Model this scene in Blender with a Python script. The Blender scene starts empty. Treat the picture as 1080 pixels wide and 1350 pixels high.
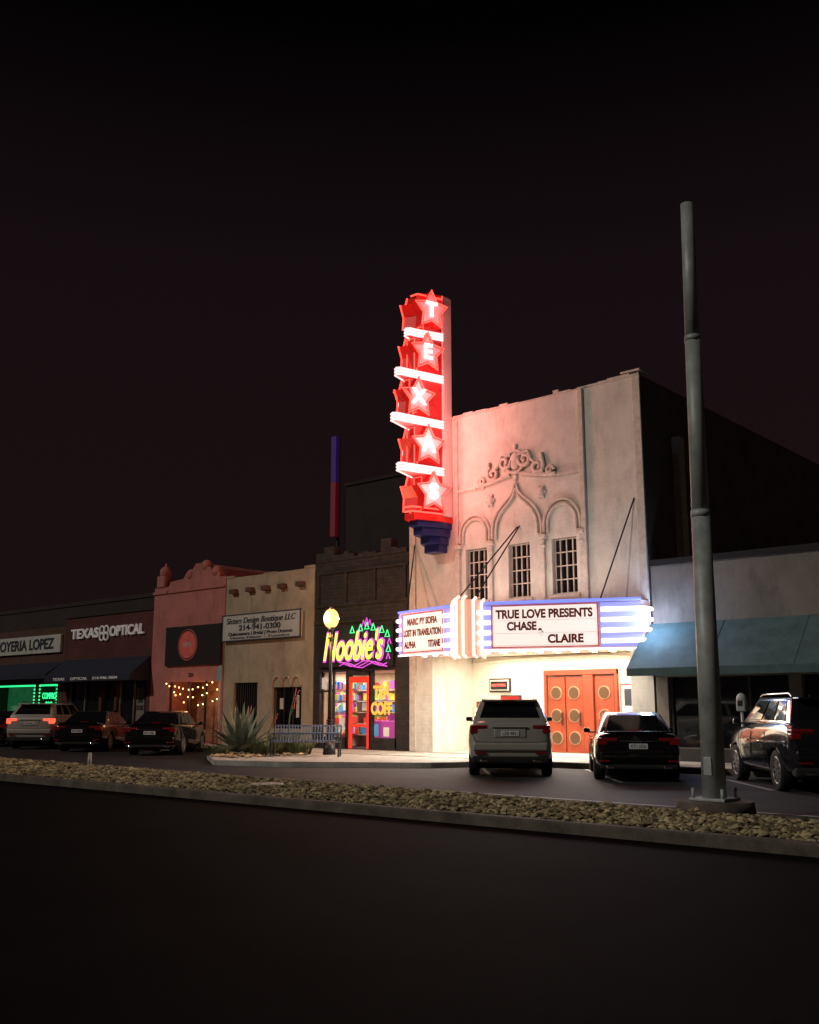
import bpy, math, random, bmesh
from mathutils import Vector, Matrix
random.seed(7)
S=bpy.context.scene
R=math.radians
C=S.collection
# ---------------------------------------------------------------- materials
def mat(name,col,rough=.7,metal=0,emit=None,es=0,var=0.,vs=2.,bump=0.,bs=30.,brick=0.,coat=0.,stain=0.,island=0.,spec=.5):
    m=bpy.data.materials.new(name); m.use_nodes=True
    nt=m.node_tree; N=nt.nodes; L=nt.links
    b=N['Principled BSDF']; b.inputs['Base Color'].default_value=(*col,1)
    b.inputs['Roughness'].default_value=rough; b.inputs['Metallic'].default_value=metal
    b.inputs['Coat Weight'].default_value=coat; b.inputs['Specular IOR Level'].default_value=spec
    if emit: 
        b.inputs['Emission Color'].default_value=(*emit,1); b.inputs['Emission Strength'].default_value=es
    geo=N.new('ShaderNodeNewGeometry')
    if var or stain or island:
        n=N.new('ShaderNodeTexNoise'); n.inputs['Scale'].default_value=vs; n.inputs['Detail'].default_value=8
        n.inputs['Roughness'].default_value=.65
        L.new(geo.outputs['Position'],n.inputs['Vector'])
        r=N.new('ShaderNodeMapRange'); r.inputs[1].default_value=.3; r.inputs[2].default_value=.7
        r.inputs[3].default_value=1-var; r.inputs[4].default_value=1+var*.6
        L.new(n.outputs['Fac'],r.inputs[0])
        mx=N.new('ShaderNodeMix'); mx.data_type='RGBA'; mx.blend_type='MULTIPLY'; mx.inputs[0].default_value=1
        mx.inputs[6].default_value=(*col,1); L.new(r.outputs[0],mx.inputs[7])
        out=mx.outputs[2]
        if island:
            r4=N.new('ShaderNodeMapRange'); r4.inputs[3].default_value=1-island; r4.inputs[4].default_value=1+island
            L.new(geo.outputs['Random Per Island'],r4.inputs[0])
            m4=N.new('ShaderNodeMix'); m4.data_type='RGBA'; m4.blend_type='MULTIPLY'; m4.inputs[0].default_value=1
            L.new(out,m4.inputs[6]); L.new(r4.outputs[0],m4.inputs[7]); out=m4.outputs[2]
        if stain:
            sp=N.new('ShaderNodeMapping'); sp.inputs['Scale'].default_value=(1.6,1.6,.5)
            L.new(geo.outputs['Position'],sp.inputs['Vector'])
            n2=N.new('ShaderNodeTexNoise'); n2.inputs['Scale'].default_value=1.6; n2.inputs['Detail'].default_value=10
            n2.inputs['Roughness'].default_value=.7
            L.new(sp.outputs[0],n2.inputs['Vector'])
            r2=N.new('ShaderNodeMapRange'); r2.inputs[1].default_value=.5; r2.inputs[2].default_value=.75
            r2.inputs[3].default_value=1; r2.inputs[4].default_value=1-stain
            L.new(n2.outputs['Fac'],r2.inputs[0])
            m2=N.new('ShaderNodeMix'); m2.data_type='RGBA'; m2.blend_type='MULTIPLY'; m2.inputs[0].default_value=1
            L.new(out,m2.inputs[6]); L.new(r2.outputs[0],m2.inputs[7]); out=m2.outputs[2]
        L.new(out,b.inputs['Base Color'])
    prev=None
    if brick:
        sx=N.new('ShaderNodeSeparateXYZ'); L.new(geo.outputs['Position'],sx.inputs[0])
        ad=N.new('ShaderNodeMath'); ad.operation='ADD'; L.new(sx.outputs[0],ad.inputs[0]); L.new(sx.outputs[1],ad.inputs[1])
        cb=N.new('ShaderNodeCombineXYZ'); L.new(ad.outputs[0],cb.inputs[0]); L.new(sx.outputs[2],cb.inputs[1])
        bt=N.new('ShaderNodeTexBrick'); bt.inputs['Scale'].default_value=1; bt.inputs['Brick Width'].default_value=.3
        bt.inputs['Row Height'].default_value=.12; bt.inputs['Mortar Size'].default_value=.012
        bt.inputs['Mortar Smooth'].default_value=.3
        L.new(cb.outputs[0],bt.inputs['Vector'])
        bu=N.new('ShaderNodeBump'); bu.invert=True; bu.inputs['Strength'].default_value=brick; bu.inputs['Distance'].default_value=.03
        L.new(bt.outputs['Fac'],bu.inputs['Height']); prev=bu
    if bump:
        n3=N.new('ShaderNodeTexNoise'); n3.inputs['Scale'].default_value=bs; n3.inputs['Detail'].default_value=6
        L.new(geo.outputs['Position'],n3.inputs['Vector'])
        b3=N.new('ShaderNodeBump'); b3.inputs['Strength'].default_value=bump; b3.inputs['Distance'].default_value=.02
        L.new(n3.outputs['Fac'],b3.inputs['Height'])
        if prev: L.new(prev.outputs[0],b3.inputs['Normal'])
        prev=b3
    if prev: L.new(prev.outputs[0],b.inputs['Normal'])
    return m
def glow(name,col,s): return mat(name,(.1,.1,.1),.5,emit=col,es=s)
M={}
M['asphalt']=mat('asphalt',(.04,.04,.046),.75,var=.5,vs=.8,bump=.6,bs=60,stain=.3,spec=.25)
M['asphalt_dim']=mat('dimmed_asphalt',(.007,.0065,.007),.9,var=.5,vs=.7,bump=.5,bs=60,spec=.04)  # asphalt copy with the foreground dimness in its colour; the sun has no falloff
M['concrete']=mat('concrete',(.45,.43,.39),.85,var=.35,vs=1.2,bump=.3,bs=40,stain=.3)
M['kerb']=mat('kerb_concrete',(.14,.12,.10),.85,var=.6,vs=2,bump=.3,bs=30,stain=.4,spec=.2)
M['dirt']=mat('gravel_bed',(.06,.048,.03),.95,var=.6,vs=6,bump=1,bs=18)
M['stone']=mat('gravel_stone',(.38,.31,.18),.9,var=.5,vs=.9,bump=.3,bs=40,island=.8,spec=.2)
M['line']=mat('road_paint',(.42,.42,.4),.7,var=.5,vs=3)
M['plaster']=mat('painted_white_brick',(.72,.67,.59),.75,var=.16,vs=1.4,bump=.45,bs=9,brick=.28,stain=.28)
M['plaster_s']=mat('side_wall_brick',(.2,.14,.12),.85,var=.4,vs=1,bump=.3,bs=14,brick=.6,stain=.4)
M['trim']=mat('plaster_trim',(.66,.58,.5),.75,var=.25,vs=5,bump=.4,bs=25)
M['cream']=mat('cream_wall',(.84,.77,.64),.6,var=.06,vs=2)
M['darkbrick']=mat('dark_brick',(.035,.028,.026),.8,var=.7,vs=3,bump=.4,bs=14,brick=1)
M['beige']=mat('beige_stucco',(.44,.34,.24),.85,var=.22,vs=1.1,bump=.4,bs=20,stain=.4)
M['pink']=mat('pink_stucco',(.48,.17,.15),.85,var=.2,vs=1.1,bump=.4,bs=20,stain=.35)
M['redbrown']=mat('redbrown_brick',(.1,.024,.02),.85,var=.3,vs=1.1,brick=.7,bump=.3,bs=14,stain=.3)
M['brown']=mat('brown_wall',(.085,.04,.022),.85,var=.3,vs=1.1,bump=.3,bs=14)
M['shopbeige']=mat('shop_wall',(.21,.185,.16),.85,var=.25,vs=1,bump=.3,bs=20,stain=.4)
M['black']=mat('black_paint',(.012,.012,.013),.45)
M['blackm']=mat('black_matte',(.015,.014,.015),.9)
M['frame']=mat('dark_frame',(.03,.025,.025),.5)
M['glass']=mat('dark_glass',(.008,.009,.011),.06,coat=.5)
M['navy']=mat('navy_awning',(.012,.014,.035),.8,var=.3,vs=4)
M['teal']=mat('teal_awning',(.075,.14,.15),.8,var=.3,vs=2,bump=.2,bs=40,stain=.3)
M['signwhite']=mat('sign_white',(.55,.54,.5),.5,var=.12,vs=3,stain=.2)
M['letterwhite']=mat('letter_white',(.75,.72,.68),.5,emit=(1,.9,.85),es=.08)
M['ink']=mat('sign_ink',(.03,.035,.05),.5)
M['signblue']=mat('sign_blue',(.01,.018,.12),.4)
M['signred']=mat('sign_red_enamel',(.5,.015,.01),.35,emit=(1,.015,.01),es=.2)
M['signcore']=mat('sign_dark_red',(.4,.03,.03),.5,var=.3,vs=5,emit=(1,.02,.01),es=.06)
M['signpink']=mat('sign_cream_enamel',(.8,.6,.58),.45,var=.08,vs=3)
M['pylon']=mat('pylon_enamel',(.8,.6,.5),.45,emit=(1,.42,.28),es=.35)
M['starface']=mat('star_face_enamel',(.75,.4,.4),.4,emit=(1,.25,.27),es=.5,var=.1,vs=8)
M['neonred']=glow('neon_red',(1,.045,.03),3.6)
M['neonorange']=glow('neon_orange_red',(1,.25,.08),1.5)
M['neonpink']=glow('neon_pink',(1,.5,.48),2.1)
M['neonletter']=glow('neon_letter',(1,.72,.75),2.6)
M['neonwhite']=glow('neon_white',(1,.88,.95),2.4)
M['neonwarm']=glow('neon_warm_white',(1,.68,.56),1.7)
M['neonblue']=glow('neon_blue',(.14,.2,1),1.6)
M['board']=mat('lit_board',(.45,.42,.4),.5,emit=(1,.84,.76),es=.95,var=.04,vs=3)
M['boardred']=mat('board_letter_red',(.12,.008,.006),.6,emit=(.4,.01,.01),es=.10)
M['bluelit']=mat('lit_blue_panel',(.2,.2,.6),.5,emit=(.33,.36,1),es=.75)
M['neonyel']=glow('neon_yellowgreen',(.7,1,.06),1.6)
M['neonpur']=glow('neon_purple',(.85,.05,.7),1.0)
M['neonora']=glow('neon_orange',(1,.3,.02),1.9)
M['neongreen']=glow('neon_green',(.03,1,.3),1.6)
M['bulb']=glow('bulb_warm',(1,.5,.16),8)
M['reddoor']=mat('red_door',(.36,.06,.022),.4,var=.25,vs=3)
M['tail']=mat('tail_lamp_off',(.2,.006,.008),.2,coat=1,emit=(1,.02,.02),es=.012)
M['tailon']=glow('tail_lamp_on',(1,.06,.03),3)
M['plate']=mat('plate_white',(.6,.6,.58),.4,emit=(1,1,1),es=.03)
M['silver']=mat('silver_paint',(.55,.54,.49),.35,metal=.35,coat=.8)
M['carblack']=mat('black_car_paint',(.006,.006,.007),.18,coat=1)
M['carnavy']=mat('dark_car_paint',(.012,.014,.018),.18,coat=1)
M['tyre']=mat('tyre_rubber',(.012,.012,.012),.85)
M['chrome']=mat('chrome',(.7,.7,.7),.15,metal=1)
M['alloy']=mat('alloy_wheel',(.35,.35,.36),.35,metal=.7)
M['galv']=mat('galvanised_steel',(.44,.48,.48),.5,metal=.1,var=.35,vs=3,bump=.1,bs=8,stain=.3)
M['agave']=mat('agave_leaf',(.17,.22,.17),.55,var=.35,vs=6)
M['shrub']=mat('shrub_leaf',(.08,.11,.04),.7,var=.5,vs=8)
M['flower']=mat('red_flower',(.4,.06,.04),.7)
M['benchblue']=mat('bench_metal',(.12,.17,.26),.4,metal=.2)
M['lampglobe']=glow('lamp_globe',(1,.36,.1),3.2)
M['farwall']=mat('far_wall',(.03,.019,.018),.9,var=.3,vs=.6)
# ---------------------------------------------------------------- helpers
def root(name,loc=(0,0,0),rz=0):
    e=bpy.data.objects.new(name,None); e.empty_display_size=.3; e.location=loc; e.rotation_euler=(0,0,rz); C.objects.link(e); return e
def mk(name,v,f,m,par=None,smooth=False,bev=0,seg=2):
    me=bpy.data.meshes.new(name); me.from_pydata(v,[],f); me.update()
    if m: me.materials.append(m)
    if smooth:
        for p in me.polygons: p.use_smooth=True
    o=bpy.data.objects.new(name,me); C.objects.link(o); o.parent=par
    if bev:
        b=o.modifiers.new('b','BEVEL'); b.width=bev; b.segments=seg; b.limit_method='ANGLE'
    return o
BF=[(0,3,2,1),(4,5,6,7),(0,1,5,4),(1,2,6,5),(2,3,7,6),(3,0,4,7)]
def bv(x0,x1,y0,y1,z0,z1): return [(x0,y0,z0),(x1,y0,z0),(x1,y1,z0),(x0,y1,z0),(x0,y0,z1),(x1,y0,z1),(x1,y1,z1),(x0,y1,z1)]
def box(name,x0,x1,y0,y1,z0,z1,m,par=None,bev=0,seg=2): return mk(name,bv(x0,x1,y0,y1,z0,z1),BF,m,par,bev=bev,seg=seg)
def boxes(name,L,m,par=None,bev=0):
    v=[];f=[]
    for b in L:
        k=len(v); v+=bv(*b); f+=[tuple(i+k for i in q) for q in BF]
    return mk(name,v,f,m,par,bev=bev)
def prism(name,poly,z0,z1,m,par=None,bev=0):
    n=len(poly); v=[(x,y,z0) for x,y in poly]+[(x,y,z1) for x,y in poly]
    f=[tuple(range(n-1,-1,-1)),tuple(range(n,2*n))]+[(i,(i+1)%n,(i+1)%n+n,i+n) for i in range(n)]
    return mk(name,v,f,m,par,bev=bev)
def xprism(name,poly,y0,y1,m,par=None,bev=0):
    n=len(poly); v=[(x,y0,z) for x,z in poly]+[(x,y1,z) for x,z in poly]
    f=[tuple(range(n)),tuple(range(2*n-1,n-1,-1))]+[(i,i+n,(i+1)%n+n,(i+1)%n) for i in range(n)]
    return mk(name,v,f,m,par,bev=bev)
def frustum(name,p0,p1,r0,r1,m,par=None,n=20,smooth=True):
    p0=Vector(p0);p1=Vector(p1);d=(p1-p0).normalized(); q=d.to_track_quat('Z','Y')
    v=[];f=[]
    for p,r in((p0,r0),(p1,r1)):
        for i in range(n):
            a=2*math.pi*i/n; v.append(tuple(p+q@Vector((r*math.cos(a),r*math.sin(a),0))))
    f=[(i,(i+1)%n,(i+1)%n+n,i+n) for i in range(n)]+[tuple(range(n-1,-1,-1)),tuple(range(n,2*n))]
    o=mk(name,v,f,m,par); 
    if smooth:
        for p in o.data.polygons[:n]: p.use_smooth=True
    return o
def tube(name,paths,r,m,par=None,cyc=False,res=2):
    cu=bpy.data.curves.new(name,'CURVE'); cu.dimensions='3D'; cu.bevel_depth=r; cu.bevel_resolution=res
    for pts in paths:
        s=cu.splines.new('POLY'); s.points.add(len(pts)-1)
        for i,p in enumerate(pts): s.points[i].co=(*p,1)
        s.use_cyclic_u=cyc
    cu.use_fill_caps=True; cu.materials.append(m)
    o=bpy.data.objects.new(name,cu); C.objects.link(o); o.parent=par; return o
def sphere(name,c,r,m,par=None,sc=(1,1,1),n=16):
    v=[];f=[]
    for i in range(n//2+1):
        t=math.pi*i/(n//2)
        for j in range(n):
            a=2*math.pi*j/n
            v.append((c[0]+r*sc[0]*math.sin(t)*math.cos(a),c[1]+r*sc[1]*math.sin(t)*math.sin(a),c[2]+r*sc[2]*math.cos(t)))
    for i in range(n//2):
        for j in range(n):
            f.append((i*n+j,(i+1)*n+j,(i+1)*n+(j+1)%n,i*n+(j+1)%n))
    return mk(name,v,f,m,par,True)
def text(name,body,loc,size,m,par=None,rz=0,ext=.01,al='CENTER',shear=0,width=None,off=0,rx=90,height=None):
    cu=bpy.data.curves.new(name,'FONT'); cu.body=body; cu.size=size; cu.extrude=ext; cu.align_x=al; cu.shear=shear; cu.offset=off
    cu.materials.append(m); cu.align_y='CENTER'
    o=bpy.data.objects.new(name,cu); C.objects.link(o); o.location=loc; o.rotation_euler=(R(rx),0,rz); o.parent=par
    bpy.context.view_layer.update()
    if width: o.scale.x=width/max(o.dimensions.x,.01)
    if height: o.scale.y=height/max(o.dimensions.y,.01)
    return o
def cut(o,L):
    c=boxes('cutter',L,None); return cutobj(o,c)
def cutobj(o,c):
    md=o.modifiers.new('bool','BOOLEAN'); md.operation='DIFFERENCE'; md.object=c; md.solver='EXACT'
    dg=bpy.context.evaluated_depsgraph_get(); dg.update()
    me=bpy.data.meshes.new_from_object(o.evaluated_get(dg)); o.modifiers.clear(); o.data=me
    bpy.data.objects.remove(c,do_unlink=True); return o
def light(kind,name,loc,e,col,par=None,size=.3,rot=None,sy=None):
    l=bpy.data.lights.new(name,kind); l.energy=e; l.color=col
    if kind=='AREA':
        l.size=size
        if sy: l.shape='RECTANGLE'; l.size_y=sy
    elif kind=='POINT': l.shadow_soft_size=size
    o=bpy.data.objects.new(name,l); C.objects.link(o); o.location=loc
    if rot: o.rotation_euler=rot
    o.parent=par; return o
# ---------------------------------------------------------------- ground
F0=25.3
mk('ground',[(-400,-150,0),(300,-150,0),(300,500,0),(-400,500,0)],[(0,1,2,3)],M['asphalt'])
mk('near_road_dimmed',[(-400,-40,.004),(300,-40,.004),(300,10.95,.004),(-400,10.95,.004)],[(0,1,2,3)],M['asphalt_dim'])  # dark sheet over the near road: missing light painted as darker asphalt
sw=root('sidewalk')
box('walk_slab',-90,30,22.95,60,-.05,.15,M['concrete'],sw)
box('kerb',-90,30,22.8,22.95,-.05,.152,M['kerb'],sw,bev=.02)
bo=[(-26.6,22.8),(-25.6,19.8),(-22.6,17.7),(-20.6,18.3),(-17.2,20.5),(-16.2,22.8)]
prism('corner_extension',bo,-.05,.146,M['concrete'],sw,bev=.02)
boxes('expansion_joints',[(x,x+.02,22.96,25.28,.15,.153) for x in [-44+1.5*i for i in range(30)]],M['kerb'],sw)
def fy(x): return 13.46+(-6.7-x)*.06
med=root('median')
X0,X1=-70,25
prism('median_bed',[(X0,11.1),(X1,11.1),(X1,fy(X1)-.2),(X0,fy(X0)-.2)],-.05,.11,M['dirt'],med)
prism('near_kerb',[(X0,10.9),(X1,10.9),(X1,11.1),(X0,11.1)],-.05,.14,M['kerb'],med,bev=.02)
prism('far_kerb',[(X0,fy(X0)-.2),(X1,fy(X1)-.2),(X1,fy(X1)),(X0,fy(X0))],-.05,.14,M['kerb'],med,bev=.02)
mk('lane_line',[(X0,15.6,.004),(X1,14.6,.004),(X1,14.72,.004),(X0,15.72,.004)],[(0,1,2,3)],M['line'])
pk=root('parking_lines')
for i,x in enumerate([-12.2,-9.0,-5.7,-15.6]):
    mk('stall_line_%d'%i,[(x+1.2,19.2,.004),(x+1.32,19.2,.004),(x-1.75,22.8,.004),(x-1.87,22.8,.004)],[(0,1,2,3)],M['line'],pk)
v=[];f=[]
ico=[(0,0,1),(.89,0,.45),(.28,.85,.45),(-.72,.53,.45),(-.72,-.53,.45),(.28,-.85,.45),(0,0,-.4)]
icf=[(0,1,2),(0,2,3),(0,3,4),(0,4,5),(0,5,1),(6,2,1),(6,3,2),(6,4,3),(6,5,4),(6,1,5)]
rock=[(.5,0,.9),(-.25,.45,.95),(-.25,-.45,.9),(1,.1,.35),(.45,.85,.3),(-.5,.9,.35),(-1,0,.3),(-.5,-.85,.35),(.5,-.85,.3),(0,0,-.4)]
rkf=[(0,1,2),(0,3,4),(0,4,1),(1,4,5),(1,5,6),(1,6,2),(2,6,7),(2,7,8),(2,8,0),(0,8,3),(9,4,3),(9,5,4),(9,6,5),(9,7,6),(9,8,7),(9,3,8)]
for i in range(20000):
    x=-38+37*random.random()**.7; y=random.uniform(11.12,fy(x)-.22)
    s=random.uniform(.018,.045)*(1.6 if random.random()<.1 else 1); a=random.uniform(0,6.28); c,sn=math.cos(a),math.sin(a)
    sx,sy,sz=s*random.uniform(.9,1.4),s*random.uniform(.7,1.1),s*random.uniform(.6,1.0); k=len(v)
    tx,ty=random.uniform(-.3,.3),random.uniform(-.3,.3)
    for p in rock:
        px,py=p[0]*sx*random.uniform(.85,1.15),p[1]*sy*random.uniform(.85,1.15)
        v.append((x+px*c-py*sn,y+px*sn+py*c,.115+s*.25+p[2]*sz+px*tx+py*ty))
    f+=[tuple(q+k for q in t) for t in rkf]
mk('gravel',v,f,M['stone'])
# ---------------------------------------------------------------- theater
th=root('movie_theater')
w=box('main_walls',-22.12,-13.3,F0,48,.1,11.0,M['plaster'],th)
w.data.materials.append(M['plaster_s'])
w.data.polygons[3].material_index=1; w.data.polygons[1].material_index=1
wins=[(-19.74,-18.89),(-18.07,-17.26),(-16.47,-15.60)]
cut(w,[(a,b,F0-.3,F0+.28,4.84,6.54) for a,b in wins]+[(-21.15,-14.0,F0-.3,27.5,.16,3.3)])
for i,(a,b) in enumerate(wins):
    box('window_glass_%d'%i,a+.003,b-.003,F0+.2,F0+.24,4.843,6.537,M['glass'],th)
    L=[(a+.01,b-.01,F0+.12,F0+.17,z-.014,z+.014) for z in (4.88,5.29,5.7,6.11,6.5)]
    L+=[(x-.014,x+.014,F0+.13,F0+.18,4.85,6.53) for x in (a+.04,a+(b-a)/4,a+(b-a)/2,a+3*(b-a)/4,b-.04)]
    boxes('window_bars_%d'%i,L,M['trim'],th)
    box('sill_%d'%i,a-.1,b+.1,F0-.08,F0,4.74,4.838,M['trim'],th,bev=.01)
boxes('pilaster_ribs',[(-15.36,-15.2,F0-.1,F0,4.5,11.0),(-20.12,-20.0,F0-.08,F0,4.5,10.9),(-13.55,-13.302,F0-.05,F0,4.5,11.0),(-22.12,-21.85,F0-.05,F0,.16,10.9)],M['trim'],th,bev=.015)
L=[]
x=-22.1
while x<-13.35:
    wd=random.uniform(.1,.45); hh=random.choice([.02,.03,.04,.05,.06,.08]); 
    if -17.6<x<-15.3: hh=random.choice([-.0,.03,.11])
    L.append((x,min(x+wd,-13.32),F0-.03,F0+.3,11.0,11.03+hh)); x+=wd+.002
boxes('parapet_cap',L,M['trim'],th,bev=.01)
box('parapet_corner',-13.9,-13.28,F0-.05,F0+.5,11.14,11.19,M['trim'],th)
boxes('side_downspout',[(-13.3,-13.08,27.1,27.45,5.7,9.5)],M['trim'],th)
def arc(cx,cz,r,y,a0=0,a1=180,n=20,ry=1): return [(cx+r*math.cos(R(a0+(a1-a0)*i/n)),y,cz+r*ry*math.sin(R(a0+(a1-a0)*i/n))) for i in range(n+1)]
yy=F0-.03
P=[]
for (cx,r,top) in ((-19.35,.6,7.62),(-16.06,.64,7.72)):
    for rr in (r,r-.14):
        P.append([(cx+rr,yy,6.75)]+arc(cx,7.0,rr,yy,0,180,20,(top-7.0)/r)+[(cx-rr,yy,6.75)])
def ogee(h,cx=-17.72,w=.93):
    pts=[(w,0),(w*1.0,.3),(w*.93,.6),(w*.76,.88),(w*.5,1.1),(w*.28,1.25),(w*.12,1.42),(.02,1.68)]
    pts=[(a,b*h) for a,b in pts]
    return [(cx+a,yy,6.75+b) for a,b in pts]+[(cx-a,yy,6.75+b) for a,b in reversed(pts)]
P.append(ogee(1)); P.append(ogee(.9,w=.78))
tube('arch_mouldings',P,.05,M['trim'],th)
L=[];K=[]
for x in (-20.0,-18.7,-16.74,-15.4):
    L.append((x-.055,x+.055,F0-.09,F0,4.75,6.55)); K+=[(x-.13,x+.13,F0-.14,F0,6.56,6.7),(x-.09,x+.09,F0-.12,F0,6.3,6.4)]
boxes('colonnettes',L,M['trim'],th,bev=.02); boxes('capitals',K,M['trim'],th,bev=.03)
def spiral(cx,cz,r,turns,d=1,n=26,a0=0): return [(cx+d*(r*(1-i/n*.85))*math.cos(a0+turns*6.28*i/n),F0-.05,cz+(r*(1-i/n*.85))*math.sin(a0+turns*6.28*i/n)) for i in range(n+1)]
P=[]
for d in(-1,1):
    c=-17.72
    P+=[spiral(c+d*.38,9.15,.24,1.3,d,a0=3),spiral(c+d*.85,8.85,.26,1.4,-d,a0=2),spiral(c+d*1.3,8.65,.16,1.2,d),
        [(c+d*.15,F0-.05,9.35),(c+d*.5,F0-.05,9.4),(c+d*.62,F0-.05,9.1),(c+d*.75,F0-.05,9.0)],
        [(c+d*.2,F0-.05,8.72),(c+d*.7,F0-.05,8.62),(c+d*1.1,F0-.05,8.55),(c+d*1.5,F0-.05,8.52)]]
    P.append([(c+d*1.02,F0-.05,8.6),(c+d*1.05,F0-.05,9.0),(c+d*1.0,F0-.05,9.25)])
tube('crest_scrolls',P,.06,M['trim'],th)
sphere('crest_shield',(-17.72,F0-.02,9.15),.26,M['trim'],th,(.8,.35,1.1))
tube('crest_ring',[arc(-17.72,9.12,.36,F0-.04,0,360,24)],.05,M['trim'],th)
for i,(x,z) in enumerate(((-18.72,8.02),(-16.78,8.02),(-19.0,8.5),(-16.4,8.55),(-17.72,8.62),(-17.72,9.62))):
    sphere('rosette_%d'%i,(x,F0-.02,z),.15 if i<2 else .09,M['trim'],th,(1,.5,1.15),12)
for i,(x,z) in enumerate(((-18.72,8.02),(-16.78,8.02))):
    for k in range(6):
        a=k*1.047; sphere('rosette_leaf_%d_%d'%(i,k),(x+.14*math.cos(a),F0-.02,z+.17*math.sin(a)),.06,M['trim'],th,(1,.6,1),8)
boxes('string_course',[(-20.0,-19.25,F0-.07,F0,8.44,8.53),(-16.2,-15.36,F0-.07,F0,8.44,8.53)],M['trim'],th,bev=.02)
tube('stay_cables',[[(-17.62,F0,7.07),(-18.0,23.3,4.5)],[(-17.7,F0,7.05),(-19.0,23.6,4.5)],[(-13.65,F0,7.4),(-14.4,24.5,4.5)],[(-21.9,F0,7.0),(-21.4,24.3,4.5)]],.022,M['blackm'],th)
# entry
box('entry_floor',-21.14,-14.01,25.0,27.49,.153,.17,M['concrete'],th)
box('entry_back_panel',-21.14,-18.3,27.42,27.49,.18,3.2,M['cream'],th)
box('entry_back_panel_b',-15.6,-14.01,27.42,27.49,.18,3.2,M['cream'],th)
box('entry_lintel',-18.3,-15.6,27.42,27.49,2.72,3.2,M['cream'],th)
box('entry_ceiling',-21.14,-14.01,25.31,27.41,3.22,3.29,M['cream'],th)
tube('entry_cove',[[(-21.1,27.38,3.0),(-18.5,27.38,3.12),(-16,27.38,3.12),(-14.05,27.38,2.95)]],.04,M['cream'],th)
M['tan']=mat('porthole_ring',(.42,.24,.13),.5)
M['pglass']=mat('porthole_glass',(.12,.07,.04),.15)
def portdoor(i,a,b):
    box('door_leaf_%d'%i,a+.02,b-.02,27.36,27.42,.18,2.5,M['reddoor'],th,bev=.01)
    for k,(dx,z) in enumerate(((0,2.0),(0,1.3),(0,.62))):
        c=(a+b)/2
        frustum('porthole_%d_%d'%(i,k),(c,27.33,z),(c,27.37,z),.21,.21,M['tan'],th)
        frustum('porthole_glass_%d_%d'%(i,k),(c,27.31,z),(c,27.335,z),.175,.175,M['pglass'],th)
    box('door_handle_%d'%i,b-.12,b-.08,27.29,27.35,1.0,1.4,M['chrome'],th)
portdoor(0,-18.1,-17.45);portdoor(1,-17.45,-16.8);portdoor(2,-16.4,-15.7)
boxes('door_frames',[(-18.2,-18.12,27.3,27.42,.18,2.7),(-16.78,-16.42,27.3,27.42,.18,2.7),(-15.68,-15.58,27.3,27.42,.18,2.7),(-18.2,-15.58,27.28,27.42,2.55,2.71)],M['reddoor'],th,bev=.01)
for i,(a,b,z0,z1,m) in enumerate(((-20.35,-19.6,2.1,2.45,'board'),(-19.9,-19.2,.9,1.9,'frame'),(-15.45,-14.5,.9,2.2,'board'),(-20.9,-20.5,.9,1.7,'frame'))):
    box('poster_case_%d'%i,a-.05,b+.05,27.34,27.42,z0-.05,z1+.05,M['frame'] if i!=2 else M['reddoor'],th,bev=.01)
    box('poster_%d'%i,a,b,27.32,27.34,z0,z1,M['cream'] if m=='board' else M['signred'],th)
boxes('poster_pictures',[(-15.35,-15.0,27.31,27.319,1.6,2.1),(-14.9,-14.6,27.31,27.319,1.2,2.0),(-15.3,-15.05,27.31,27.319,1.0,1.4),(-19.8,-19.35,27.31,27.319,1.1,1.7)],M['ink'],th)
box('ticket_booth_base',-14.9,-14.2,25.5,26.3,.18,1.0,M['cream'],th,bev=.03)
box('led_panel',-20.3,-19.65,27.29,27.319,2.14,2.4,M['black'],th)
text('led_text','NOW SHOWING',(-19.97,27.28,2.27),.12,M['neonred'],th,width=.55)
# marquee
Pp=Vector((-17.9,22.95));Rr=Vector((-13.32,24.9));Ll=Vector((-21.2,23.74))
prism('marquee_box',[tuple(Ll),tuple(Pp),tuple(Rr),(-13.32,25.29),(-21.2,25.29)],3.15,4.45,M['signpink'],th)
dR=(Rr-Pp).normalized(); nR=Vector((dR.y,-dR.x)); aR=math.atan2(dR.y,dR.x)
dL=(Ll-Pp).normalized(); nL=Vector((dL.y,-dL.x)); nL=-nL if nL.y>0 else nL; aL=math.atan2(-dL.y,-dL.x)
def onf(side,s,z,o):
    d,n=(dR,nR) if side=='R' else (dL,nL)
    p=Pp+d*s+n*o; return (p.x,p.y,z)
def panel(name,side,s0,s1,z0,z1,o0,o1,m,bev=0):
    if side=='L': s0,s1=s1,s0
    v=[onf(side,s0,z0,o1),onf(side,s1,z0,o1),onf(side,s1,z0,o0),onf(side,s0,z0,o0),onf(side,s0,z1,o1),onf(side,s1,z1,o1),onf(side,s1,z1,o0),onf(side,s0,z1,o0)]
    return mk(name,v,BF,m,th,bev=bev)
panel('board_right','R',.8,3.72,3.24,4.36,.004,.07,M['board'])
panel('board_left','L',1.1,3.1,3.24,4.36,.004,.07,M['board'])
for sd,(a,b) in (('R',(.76,3.76)),('L',(1.06,3.14))):
    tube('board_border_'+sd,[[onf(sd,a,3.21,.08),onf(sd,b,3.21,.08),onf(sd,b,4.39,.08),onf(sd,a,4.39,.08)]],.018,M['signred'],th,cyc=True)
panel('blue_panel_right','R',3.82,4.95,3.2,4.4,.004,.03,M['bluelit'])
panel('blue_panel_mid','R',.3,.72,3.2,4.4,.004,.03,M['bluelit'])
panel('blue_panel_left','L',.5,1.02,3.2,4.4,.004,.03,M['bluelit'])
panel('blue_panel_end','L',3.17,3.39,3.2,4.4,.004,.03,M['bluelit'])
T=[]
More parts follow.
